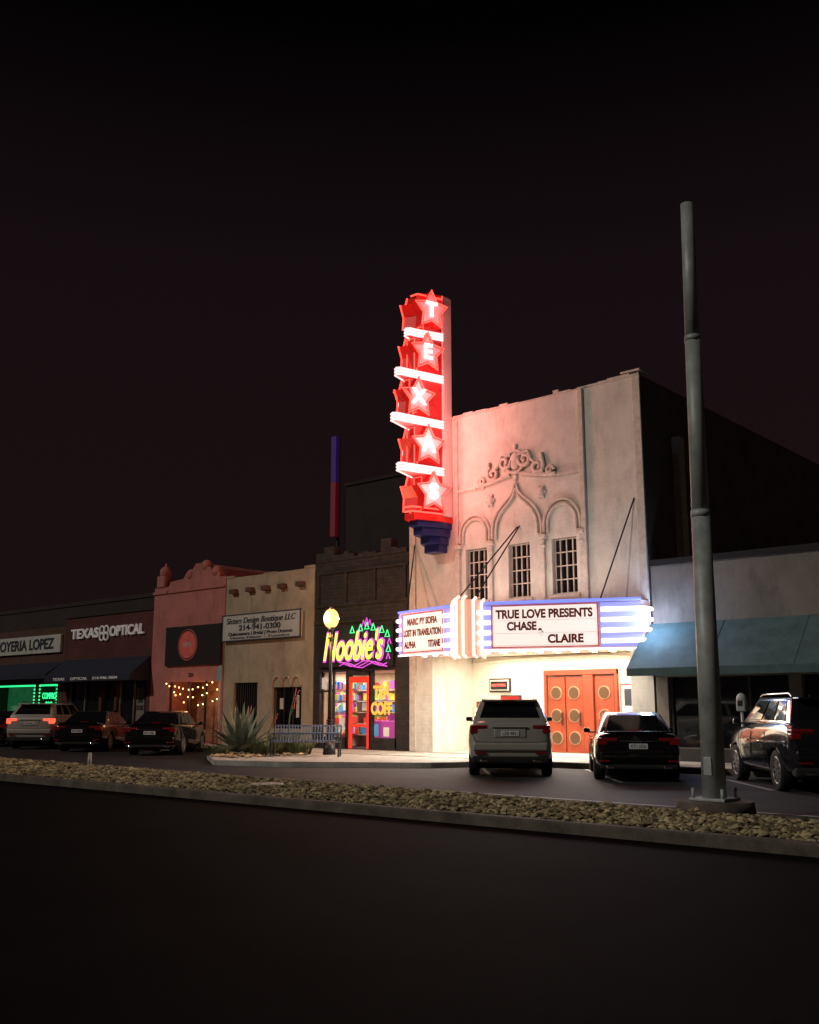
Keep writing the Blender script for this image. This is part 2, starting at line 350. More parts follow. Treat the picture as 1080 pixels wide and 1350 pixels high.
for z in (3.34,3.63,3.92,4.21):
    T+=[[onf('R',3.85,z,.09),onf('R',4.98,z,.09),(-13.24,25.0,z),(-13.24,25.25,z)],[onf('R',.3,z,.09),onf('R',.72,z,.09)],[onf('L',.5,z,.09),onf('L',1.0,z,.09)],[onf('L',3.18,z,.09),onf('L',3.38,z,.09)]]
tube('marquee_white_tubes',T,.062,M['neonwhite'],th)
tube('marquee_edge_tubes',[[onf('L',3.39,4.48,.04),onf('L',.3,4.48,.04)],[onf('R',.3,4.48,.04),onf('R',4.95,4.48,.04)]],.04,M['neonblue'],th)
tube('marquee_lower_tubes',[[onf('L',3.39,3.13,.04),onf('L',.3,3.13,.04)],[onf('R',.3,3.13,.04),onf('R',4.95,3.13,.04)]],.025,M['neonwhite'],th)
px,py=Pp.x,Pp.y
prism('prow_pylon',[(px-.5,py+.2),(px-.33,py-.1),(px,py-.24),(px+.33,py-.06),(px+.46,py+.3)],2.95,4.6,M['pylon'],th,bev=.04)
T=[]
for k,(dx,dy) in enumerate(((-.52,.0),(-.36,-.17),(-.12,-.3),(.12,-.3),(.36,-.12),(.5,.08))):
    zt=4.72-.05*abs(k-2.5); T.append([(px+dx,py+dy+.12,2.95),(px+dx,py+dy-.03,3.02),(px+dx,py+dy-.03,zt-.1),(px+dx,py+dy+.1,zt)])
tube('prow_tubes',T,.045,M['neonwarm'],th)
tube('prow_orange_tubes',[[(a[0]+.1,a[1]-.0,a[2]) for a in t] for t in T[1:-1]],.014,M['neonorange'],th)
def bt(side,s,z,t,size,wd,m='boardred'):
    rz=aR if side=='R' else aL
    return text('board_text',t,onf(side,s,z,.078),size,M[m],th,rz=rz,ext=.004,width=wd,off=.014)
bt('R',2.25,4.13,'TRUE LOVE PRESENTS',.33,2.75); bt('R',1.62,3.79,'CHASE',.32,.85); bt('R',2.15,3.62,'&',.28,.18); bt('R',2.85,3.42,'CLAIRE',.32,1.0)
bt('L',2.1,4.13,'MARC BY SOFIA',.28,1.55);bt('L',2.1,3.79,'LOST IN TRANSLATION',.28,1.92);bt('L',2.72,3.43,'ALPHA',.28,.62);bt('L',1.48,3.43,'TITANE',.28,.62)
for side,ss in (('R',(.8,3.72)),('L',(1.1,3.1))):
    tube('letter_rails_'+side,[[onf(side,ss[0],z,.075),onf(side,ss[1],z,.075)] for z in (3.96,3.6,3.26)],.004,M['trim'],th)
L=[]
for i in range(9):
    for j in range(2):
        p=Pp+dR*(.4+i*.52)-nR*(.35+j*.5)
        L.append((p.x-.05,p.x+.05,p.y-.05,p.y+.05,3.09,3.148))
for i in range(5):
    p=Pp+dL*(.4+i*.55)-nL*.4; L.append((p.x-.05,p.x+.05,p.y-.05,p.y+.05,3.09,3.148))
boxes('soffit_bulbs',L,glow('soffit_bulb',(1,.85,.65),12),th)
light('AREA','soffit_lamp',(-17.5,24.3,3.06),400,(1,.92,.8),th,5.5,(0,0,R(10)),1.0)
light('AREA','entry_lamp',(-17.5,26.5,3.15),200,(1,.85,.66),th,5.5,(0,0,0),.9)
light('POINT','marquee_end_lamp',(-12.95,24.5,3.9),95,(.5,.65,1),th,.2)
light('AREA','marquee_face_lamp',onf('R',2.3,3.8,.2),170,(1,.87,.8),th,3.5,(R(-90),0,aR),1)
light('AREA','marquee_face_lamp_left',onf('L',2,3.8,.2),90,(1,.87,.8),th,2.2,(R(-90),0,aL),1)
light('AREA','marquee_top_lamp',(-17.0,24.2,4.62),65,(1,.84,.76),th,5.5,(R(180),0,0),.5)
# blade sign
bx=-20.8
box('blade_backbone',-21.35,-20.24,24.82,25.28,7.65,15.25,M['signpink'],th,bev=.02)
stars=[('T',24.31,14.55,23.65),('E',24.17,13.05,23.2),('X',23.84,11.45,22.95),('A',24.19,9.89,23.2),('S',24.37,8.35,23.55)]
zb=[15.2,13.74,12.25,10.69,9.1,7.62]
sl=.35
tdir=Vector((.33,.944,0)).normalized(); nn=Vector((.944,-.33,0)).normalized()
for i,(ch,Y,z,nose) in enumerate(stars):
    z1,z0=zb[i]-.1,zb[i+1]+.1
    prism('blade_core_'+ch,[(-21.3,24.82),(bx-.12,nose+.7),(bx+.12,nose+.7),(-20.3,24.82)],z0,z1,M['signcore'],th)
    for side in (1,-1):
        t=Vector((tdir.x*side,tdir.y,0)); n=Vector((nn.x*side,nn.y,0))
        c=Vector((bx+(.52-sl*(24.8-Y))*side+ .05*side,Y,z))
        pts=[]
        for k in range(10):
            r=.7 if k%2==0 else .37; a=math.pi/2+k*math.pi/5
            pts.append(c+t*(r*.92*math.cos(a)*side)+Vector((0,0,r*math.sin(a))))
        fr=[p+n*.12 for p in pts]; bk=[p-n*.42 for p in pts]
        vv=[tuple(p) for p in fr+bk]; N=10
        vv+= [tuple(c+n*.12)]
        ff=[(20,k,(k+1)%N) for k in range(N)]+[(k,k+N,(k+1)%N+N,(k+1)%N) for k in range(N)]
        mk('star_can_%s_%d'%(ch,side),vv,ff,M['signred'],th)
        sc=lambda s,o:[tuple(c+(p-c)*s+n*o) for p in pts]
        mk('star_face_%s_%d'%(ch,side),sc(.84,.13)+[tuple(c+n*.13)],[(10,k,(k+1)%10) for k in range(10)],M['starface'],th)
        tube('star_neon_%s_%d'%(ch,side),[sc(1,.16)],.028,M['neonred'],th,cyc=True)
        tube('star_back_neon_%s_%d'%(ch,side),[sc(1.03,-.40)],.028,M['neonred'],th,cyc=True)
        tube('star_inner_neon_%s_%d'%(ch,side),[sc(.86,.16)],.012,M['neonred'],th,cyc=True)
        rz=math.atan2(t.y,t.x) if side==1 else math.atan2(-t.y,-t.x)
        text('letter_%s_%d'%(ch,side),ch,tuple(c+n*.17),.7,M['neonletter'],th,rz=rz,ext=.02,off=.018)
    tube('nose_neon_'+ch,[[(bx+.16,nose+.62,z0+.1),(bx+.16,nose+.62,z1-.1),(bx-.16,nose+.62,z1-.1),(bx-.16,nose+.62,z0+.1)]],.022,M['neonred'],th,cyc=True)
for i in range(1,5):
    z=zb[i]; nose=[0,23.62,23.15,22.97,23.25][i]
    def ring(off,zz):
        r=.13+off
        return [(-21.32-off,24.82,zz),(bx-r,nose+.25,zz),(bx-r*.75,nose+.06-off*.5,zz),(bx,nose-off,zz),(bx+r*.75,nose+.06-off*.5,zz),(bx+r,nose+.25,zz),(-20.27+off,24.82,zz)]
    q=ring(0,0); prism('band_shelf_%d'%i,[(a,b) for a,b,_ in q],z-.11,z+.11,M['signpink'],th)
    tube('band_neon_%d'%i,[ring(.03,z+d) for d in (-.1,0,.1)],.04,M['neonpink'],th)
prism('blade_cap',[(-21.3,24.82),(bx-.1,24.2),(bx+.1,24.2),(-20.3,24.82)],15.0,15.25,M['signred'],th)
tube('blade_cap_neon',[[(-20.27,24.8,15.1),(bx+.15,24.0,15.15),(bx-.15,24.0,15.15)],[(-20.27,24.8,7.7),(bx+.15,23.7,7.7),(bx-.15,23.7,7.7)],[(-20.27,24.8,7.85),(bx+.15,23.7,7.85),(bx-.15,23.7,7.85)]],.03,M['neonred'],th)
prism('blade_base_red',[(-21.35,25.28),(-21.3,24.6),(bx-.2,23.75),(bx+.2,23.75),(-20.3,24.6),(-20.25,25.28)],7.45,7.64,M['signred'],th)
for k,(y,z0,z1) in enumerate(((23.95,7.25,7.45),(24.15,7.0,7.25),(24.5,6.75,7.0),(24.8,6.5,6.75))):
    wd=.52-.07*k; prism('blade_base_blue_%d'%k,[(bx-wd,25.28),(bx-wd,24.85),(bx-.18,y),(bx+.18,y),(bx+wd,24.85),(bx+wd,25.28)],z0,z1-.002,M['signblue'],th,bev=.01)
for i,(z,e) in enumerate(((14.0,45),(12.0,85),(10.2,110),(8.4,100))):
    light('POINT','sign_glow_%d'%i,(-19.6,23.8,z),e*1.25,(1,.3,.27),th,.35)
light('POINT','sign_glow_rear',(-22.2,24.0,9.5),60,(1,.2,.17),th,.35)
# ---------------------------------------------------------------- shop right
sr=root('awning_shop')
w=box('shop_walls',-13.24,6,F0+.01,42,.1,5.4,M['shopbeige'],sr)
cut(w,[(-12.9,-9.6,F0-.3,F0+.3,.5,2.35),(-9.3,-8.3,F0-.3,F0+.3,.16,2.35),(-8.0,4,F0-.3,F0+.3,.5,2.35)])
boxes('shop_glass',[(-12.88,-9.62,F0+.2,F0+.24,.5,2.35),(-9.28,-8.32,F0+.2,F0+.24,.17,2.35),(-7.98,3.98,F0+.2,F0+.24,.5,2.35)],M['glass'],sr)
boxes('shop_mullions',[(x,x+.06,F0+.12,F0+.19,.5,2.35) for x in (-12.88,-11.8,-10.7,-9.68,-7.98,-6,-4,-2)],M['frame'],sr)
box('shop_lower_wall',-13.2,6,F0-.02,F0+.008,.15,.48,M['frame'],sr)
box('shop_coping',-13.22,6,F0-.06,F0+.35,5.4,5.56,M['blackm'],sr)
mk('awning',[(-13.4,24.0,2.55),(2,24.0,2.55),(2,25.3,3.8),(-13.4,25.3,3.8),(-13.4,24.0,2.35),(2,24.0,2.35),(-13.4,25.3,2.4)],[(0,1,2,3),(4,5,1,0),(0,3,6,4)],M['teal'],sr)
tube('awning_ribs',[[(x,24.0,2.555),(x,25.29,3.8)] for x in [-13.38+2.2*i for i in range(6)]],.006,M['teal'],sr)
# ---------------------------------------------------------------- dark brick cafe
nb=root('neon_cafe')
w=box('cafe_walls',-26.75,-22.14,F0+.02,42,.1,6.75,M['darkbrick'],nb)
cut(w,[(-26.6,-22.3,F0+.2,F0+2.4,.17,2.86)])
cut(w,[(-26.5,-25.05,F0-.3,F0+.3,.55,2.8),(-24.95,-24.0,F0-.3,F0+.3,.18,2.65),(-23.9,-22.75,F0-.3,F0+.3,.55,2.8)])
L=[];x=-26.7
while x<-22.3:
    wd=random.uniform(.12,.4); L.append((x,min(x+wd,-22.2),F0,F0+.35,6.75,6.85+random.choice([0,.06,.12,.2])+(.25 if x<-25.9 or -23.5<x<-23 else 0))); x+=wd+.003
boxes('crumbled_parapet',L,M['darkbrick'],nb)
boxes('brick_courses',[(-26.7,-22.2,F0-.04,F0+.02,z,z+.09) for z in (4.5,5.1,6.3)]+[(a,a+.12,F0-.05,F0+.02,5.2,6.3) for a in (-26.6,-25.2,-23.8,-22.4)],M['darkbrick'],nb)
inter=mat('cafe_interior',(.75,.62,.48),.8,var=.2,vs=4)
box('interior_back',-26.59,-22.31,F0+2.3,F0+2.38,.18,2.85,inter,nb)
box('interior_side',-26.59,-26.52,F0+.35,F0+2.28,.18,2.85,inter,nb)
box('interior_ceiling',-26.5,-22.4,F0+.35,F0+2.28,2.8,2.85,inter,nb)
cols=[(.7,.1,.08),(.1,.35,.7),(.75,.6,.1),(.6,.1,.5),(.1,.5,.2),(.8,.75,.7)]
cm=[mat('goods_%d'%i,c,.6,emit=c,es=.25) for i,c in enumerate(cols)]
for k in range(6):
    L=[]
    for q in range(26):
        x=random.uniform(-26.4,-22.9); z=random.choice([.6,1.0,1.4,1.8,2.2])+.01*k
        L.append((x,x+random.uniform(.06,.22),F0+1.9+.03*k,F0+2.2+.01*k,z,z+random.uniform(.12,.3)))
        y=random.uniform(F0+.5,F0+1.8)
        L.append((-26.5,-26.3-.01*k,y,y+random.uniform(.05,.2),z,z+random.uniform(.12,.3)))
    boxes('shelf_goods_%d'%k,L,cm[k],nb)
boxes('shelf_boards',[(-26.5,-22.5,F0+1.85,F0+2.29,z-.04,z-.005) for z in (.6,1.0,1.4,1.8,2.2)],M['trim'],nb)
box('counter',-24.9,-22.6,F0+1.1,F0+1.5,.18,1.1,cm[3],nb,bev=.02)
boxes('window_posters',[(-26.4,-26.15,F0+.1,F0+.11,2.2,2.6),(-25.5,-25.25,F0+.1,F0+.11,.7,1.2),(-23.4,-23.15,F0+.1,F0+.11,.6,.9)],cm[5],nb)
boxes('window_posters_blue',[(-25.95,-25.8,F0+.12,F0+.13,.7,1.1),(-23.85,-23.65,F0+.12,F0+.13,.6,1.0)],cm[1],nb)
boxes('shop_frames',[(x,x+.07,F0+.02,F0+.1,.2,2.8) for x in (-26.5,-25.78,-25.12,-24.02,-22.82)]+[(-26.43,-25.79,F0+.02,F0+.1,2.1,2.16)],M['frame'],nb)
redneon=mat('lit_red_frame',(.6,.03,.02),.5,emit=(1,.05,.02),es=.6)
boxes('door_frame',[(-24.95,-24.85,F0,F0+.1,.17,2.4),(-24.1,-24.0,F0,F0+.1,.17,2.4),(-24.95,-24.0,F0,F0+.1,2.402,2.6),(-24.84,-24.11,F0+.02,F0+.08,.9,1.0)],redneon,nb,bev=.01)
for i,x in enumerate((-25.8,-24.5,-23.3)):
    light('AREA','cafe_ceiling_lamp_%d'%i,(x,F0+1.2,2.77),26,(1,.87,.68),nb,.8)
box('sign_panel',-26.4,-22.8,F0-.1,F0,2.95,4.35,M['blackm'],nb)
text('neon_name_outline',"Noobie's",(-24.65,F0-.16,3.6),1.0,M['neonpur'],nb,shear=.3,width=3.0,off=.05,height=1.15,ext=.005)
text('neon_name',"Noobie's",(-24.65,F0-.2,3.6),1.0,M['neonyel'],nb,shear=.3,width=2.85,off=.012,height=1.02)
P=[]
for k in range(3): P.append([(-25.2+.28*i,F0-.22,2.98+.1*math.sin(i*1.3+k)+.03*k) for i in range(9)])
tube('neon_vines',P,.018,M['neonpur'],nb)
tube('neon_leaves',[[(x-.1,F0-.22,z),(x,F0-.22,z+.22),(x+.1,F0-.22,z)] for x,z in ((-23.9,4.2),(-24.2,4.15),(-23.6,4.15),(-22.95,3.9),(-22.9,3.4),(-23.2,4.05),(-24.6,4.1))],.022,M['neongreen'],nb,cyc=True)
tube('neon_leaf_tips',[[(x-.08,F0-.23,z),(x,F0-.23,z+.2),(x+.08,F0-.23,z)] for x,z in ((-23.9,4.38),(-23.75,4.3),(-24.05,4.3),(-22.85,3.65),(-22.9,3.15))],.022,M['neonpur'],nb)
text('neon_tea',"TEA",(-23.35,F0-.06,2.05),.5,M['neonora'],nb,width=.75,height=.42,off=.02)
text('neon_coffee',"COFF",(-23.35,F0-.06,1.5),.5,M['neonora'],nb,width=.95,height=.42,off=.02)
light('POINT','neon_name_lamp',(-24.6,F0-.7,3.7),14,(.8,1,.2),nb,.2)
light('POINT','neon_tea_lamp',(-23.3,F0-.5,1.9),10,(1,.5,.1),nb,.2)
# ---------------------------------------------------------------- boutique
sb=root('boutique_building')
w=box('boutique_walls',-31.85,-26.77,F0,42,.1,6.62,M['beige'],sb)
cut(w,[(-31.2,-29.8,F0-.3,F0+.3,.17,2.5)]+[(x-.18,x+.18,F0-.3,F0+.25,5.95,6.15) for x in (-31.3,-30.3,-29.4,-28.45,-27.45)]+[(-28.95,-27.35,F0-.3,F0+.3,.8,2.3)])
boxes('coping_step',[(-31.85,-31.4,F0-.03,F0+.3,6.62,6.7),(-27.3,-26.77,F0-.03,F0+.3,6.62,6.72),(-29.6,-28.9,F0-.02,F0+.3,6.62,6.66)],M['beige'],sb)
boxes('roof_vigas',[(x-.17,x+.17,F0-.2,F0+.2,5.96,6.14) for x in (-31.3,-30.3,-29.4,-28.45,-27.45)],mat('viga_wood',(.12,.06,.04),.9,var=.4,vs=6),sb,bev=.02)
boxes('shop_glass',[(-31.19,-29.81,F0+.2,F0+.24,.18,2.49),(-28.94,-27.36,F0+.2,F0+.24,.8,2.29)],M['glass'],sb)
boxes('iron_bars',[(x,x+.03,F0+.08,F0+.11,.2,2.5) for x in [-31.15+.13*i for i in range(11)]]+[(x,x+.03,F0+.08,F0+.11,.8,2.3) for x in (-28.9,-28.4,-27.9,-27.4)],M['frame'],sb)
boxes('window_lights',[(-28.7,-28.5,F0+.17,F0+.19,1.5,1.9),(-27.8,-27.65,F0+.17,F0+.19,1.2,2.0)],M['trim'],sb)
tube('window_arches',[arc(c,2.35,.26,F0-.03,0,180,14,1.3) for c in (-28.68,-28.15,-27.62)],.05,M['beige'],sb)
box('sign_board',-31.8,-27.35,F0-.16,F0-.02,4.13,5.08,M['signwhite'],sb,bev=.01)
tube('sign_frame',[[(-31.82,F0-.15,4.1),(-27.33,F0-.15,4.1),(-27.33,F0-.15,5.11),(-31.82,F0-.15,5.11)]],.035,M['ink'],sb,cyc=True)
text('sign_title','Sisters Design Boutique LLC',(-29.6,F0-.17,4.86),.32,M['ink'],sb,shear=.3,width=4.0)
text('sign_phone','214-941-0300',(-29.6,F0-.17,4.58),.3,M['ink'],sb,width=2.4,off=.004)
text('sign_tag','Quinceanera | Bridal | Prom Dresses',(-29.6,F0-.17,4.36),.2,M['ink'],sb,shear=.2,width=3.7)
text('sign_small','Home Decor - Tuxedos',(-29.6,F0-.17,4.21),.12,M['ink'],sb,width=3.4)
# ---------------------------------------------------------------- pink building
pb=root('pink_building')
par=[(-36.7,.1),(-31.87,.1),(-31.87,6.75),(-32.3,6.75),(-32.3,6.95),(-32.75,6.95),(-32.9,7.2),(-33.3,7.25),(-33.5,7.42),(-33.9,7.42),(-34.1,7.2),(-34.5,7.1),(-34.7,6.85),(-35.6,6.8),(-35.7,6.6),(-36.7,6.6)]
w=xprism('pink_walls',par,F0-.03,42,M['pink'],pb)
cut(w,[(-35.4,-32.1,F0-.4,F0+1.2,.17,2.6)])
boxes('parapet_trim',[(-36.75,-35.75,F0-.1,F0+.1,6.3,6.42),(-35.7,-31.88,F0-.1,F0+.1,6.3,6.4)],M['pink'],pb,bev=.02)
box('urn_base',-36.5,-35.95,F0-.1,F0+.4,6.6,7.1,M['pink'],pb,bev=.04)
sphere('urn',(-36.22,F0+.15,7.25),.26,M['pink'],pb,(1,1,1.1))
frustum('urn_tip',(-36.22,F0+.15,7.45),(-36.22,F0+.15,7.66),.1,.03,M['pink'],pb)
for i,x in enumerate((-33.3,-34.3,-32.6)): sphere('parapet_ball_%d'%i,(x,F0+.1,7.3 if i==0 else 7.0),.24,M['pink'],pb)
box('sign_panel',-35.6,-31.95,F0-.14,F0-.04,3.25,4.85,mat('sign_dark',(.015,.01,.01),.5),pb)
frustum('sign_disc',(-34.05,F0-.18,4.08),(-34.05,F0-.141,4.08),.55,.55,mat('sign_disc_red',(.5,.1,.08),.5,emit=(1,.15,.12),es=.06,var=.3,vs=5),pb,32)
tube('sign_disc_ring',[arc(-34.05,4.08,.62,F0-.16,0,360,32)],.02,M['pink'],pb)
text('sign_small_text','AYA',(-34.05,F0-.19,4.08),.3,M['signwhite'],pb)
text('house_number','221',(-33.9,F0-.05,2.85),.22,M['ink'],pb)
boxes('mullions',[(x,x+.08,F0+.05,F0+.12,.17,2.6) for x in (-35.4,-34.2,-33.1,-32.2)],M['frame'],pb)
box('interior',-35.38,-32.12,F0+1.1,F0+1.18,.18,2.58,mat('warm_interior',(.25,.11,.06),.8,var=.6,vs=3),pb)
L=[]
for k in range(3):
    for i in range(11):
        t=i/10; x=-35.3+3.1*t; z=2.5-.22*k-(.4+.2*k)*4*t*(1-t)*.5+random.uniform(-.04,.04)
        L.append((x+random.uniform(-.06,.06),F0-.25+.25*k,z))
for i,p in enumerate(L):
    if i%3!=2 or i<11: sphere('string_bulb_%d'%i,p,.03,M['bulb'],pb,n=6)
tube('string_wire',[L[0:11],L[11:22],L[22:33]],.008,M['blackm'],pb)
light('POINT','string_lamp',(-33.7,F0+.5,2.1),14,(1,.5,.2),pb,.3)
light('POINT','string_lamp_front',(-33.7,F0-.6,2.2),7,(1,.5,.2),pb,.3)
# ---------------------------------------------------------------- optical shop
ob=root('optical_shop')
w=box('optical_walls',-43.7,-36.72,F0-.02,42,.1,5.7,M['redbrown'],ob)
cut(w,[(-43.3,-40.6,F0-.4,F0+.3,.5,2.7),(-40.4,-39.4,F0-.4,F0+.3,.17,2.7),(-39.2,-37.0,F0-.4,F0+.3,.5,2.7)])
box('coping',-43.7,-36.72,F0-.08,F0+.3,5.7,5.8,M['farwall'],ob)
boxes('glass',[(-43.28,-40.62,F0+.2,F0+.24,.5,2.7),(-40.38,-39.42,F0+.2,F0+.24,.18,2.7),(-39.18,-37.02,F0+.2,F0+.24,.5,2.7)],M['glass'],ob)
boxes('mullions',[(x,x+.06,F0+.1,F0+.18,.5,2.7) for x in (-43.28,-42,-40.68,-39.18,-38.1,-37.08)],M['shopbeige'],ob)
boxes('window_posters',[(-37.95,-37.35,F0+.16,F0+.17,1.0,2.4)],M['shopbeige'],ob)
text('hours_text','OPEN\nHOURS',(-37.65,F0+.15,1.7),.3,M['ink'],ob,width=.5)
mk('awning',[(-43.7,24.3,2.95),(-36.8,24.3,2.95),(-36.8,F0-.03,3.75),(-43.7,F0-.03,3.75),(-43.7,24.3,2.7),(-36.8,24.3,2.7),(-43.7,F0-.03,2.7),(-36.8,F0-.03,2.7)],[(0,1,2,3),(4,5,1,0),(0,3,6,4),(1,5,7,2)],M['navy'],ob)
text('awning_text','TEXAS     OPTICAL    214-946-7604',(-40.3,24.28,2.82),.17,M['letterwhite'],ob,width=5.2)
text('sign_letters_a','TEXAS',(-41.95,F0-.1,4.9),.62,M['letterwhite'],ob,ext=.04,width=2.3,off=.01)
text('sign_letters_b','OPTICAL',(-38.6,F0-.1,4.9),.62,M['letterwhite'],ob,ext=.04,width=2.6,off=.01)
tube('spectacles_logo',[arc(-40.55,5.02,.17,F0-.1,0,360,16),arc(-40.2,5.02,.17,F0-.1,0,360,16),arc(-40.55,4.72,.17,F0-.1,0,360,16),arc(-40.2,4.72,.17,F0-.1,0,360,16)],.035,M['letterwhite'],ob)
# ---------------------------------------------------------------- jewelry shop
jb=root('jewelry_shop')
w=box('jewelry_walls',-58,-43.72,F0-.02,42,.1,5.35,M['brown'],jb)
cut(w,[(-50.6,-46.2,F0-.4,F0+1.0,.6,2.7),(-46.0,-44.2,F0-.4,F0+1.0,.6,2.7)])
box('sign_board',-51.5,-43.95,F0-.16,F0-.03,4.15,5.0,M['signwhite'],jb,bev=.01)
text('sign_text','JOYERIA LOPEZ',(-47.25,F0-.17,4.56),.7,M['ink'],jb,width=5.5,off=.02)
mk('awning',[(-58,24.4,3.1),(-43.8,24.4,3.1),(-43.8,F0-.03,3.7),(-58,F0-.03,3.7),(-58,24.4,2.9),(-43.8,24.4,2.9)],[(0,1,2,3),(4,5,1,0)],M['navy'],jb)
L=[]
for (a,b) in ((-50.5,-46.4),(-45.9,-44.3)):
    n=int((b-a)/.16)
    for i in range(n+1):
        x=a+(b-a)*i/n; L+=[(x-.04,x+.04,F0+.02,F0+.05,z-.04,z+.04) for z in (2.62,.95)]
    for i in range(11): L+=[(x-.04,x+.04,F0+.02,F0+.05,.95+.165*i-.04,.95+.165*i+.04) for x in (a,b)]
boxes('green_bulb_border',L,M['neongreen'],jb)
text('neon_compro','COMPRO\nORO',(-45.1,F0+.1,1.9),.42,M['neongreen'],jb,width=1.25)
box('interior',-50.6,-44.2,F0+.9,F0+.98,.6,2.7,mat('green_interior',(.15,.3,.2),.8,emit=(.05,.5,.2),es=.08,var=.5,vs=3),jb)
light('POINT','green_lamp',(-46.3,F0+.35,1.9),8,(.1,1,.4),jb,.2)
# ---------------------------------------------------------------- far structures
fb=root('rear_building'); box('walls',-44.8,-37.4,45,60,0,15.6,M['farwall'],fb); boxes('parapet',[(-44.9,-37.3,44.9,45.3,15.6,15.8)],M['farwall'],fb)
vs_=root('vertical_sign')
box('mast',-45.75,-45.6,45.05,45.2,0,19,M['frame'],vs_)
box('panel_upper',-45.95,-45.5,44.7,45.04,16.0,19.05,mat('sign_purple',(.05,.02,.2),.6,emit=(.12,.05,.4),es=.07),vs_)
box('panel_lower',-45.95,-45.5,44.7,45.04,12.4,15.98,mat('sign_deep_red',(.2,.02,.05),.6,emit=(.5,.03,.06),es=.06),vs_)
bb=root('background_building'); box('walls',-100,-38,43,60,0,9.6,M['farwall'],bb); boxes('parapet',[(-100,-38,42.9,43.3,9.6,9.9)],M['farwall'],bb)
fl=root('fly_tower'); box('walls',-13.0,12,49,62,0,16.5,M['farwall'],fl); boxes('parapet',[(-13.1,12,48.9,49.3,16.5,16.9)],M['farwall'],fl)
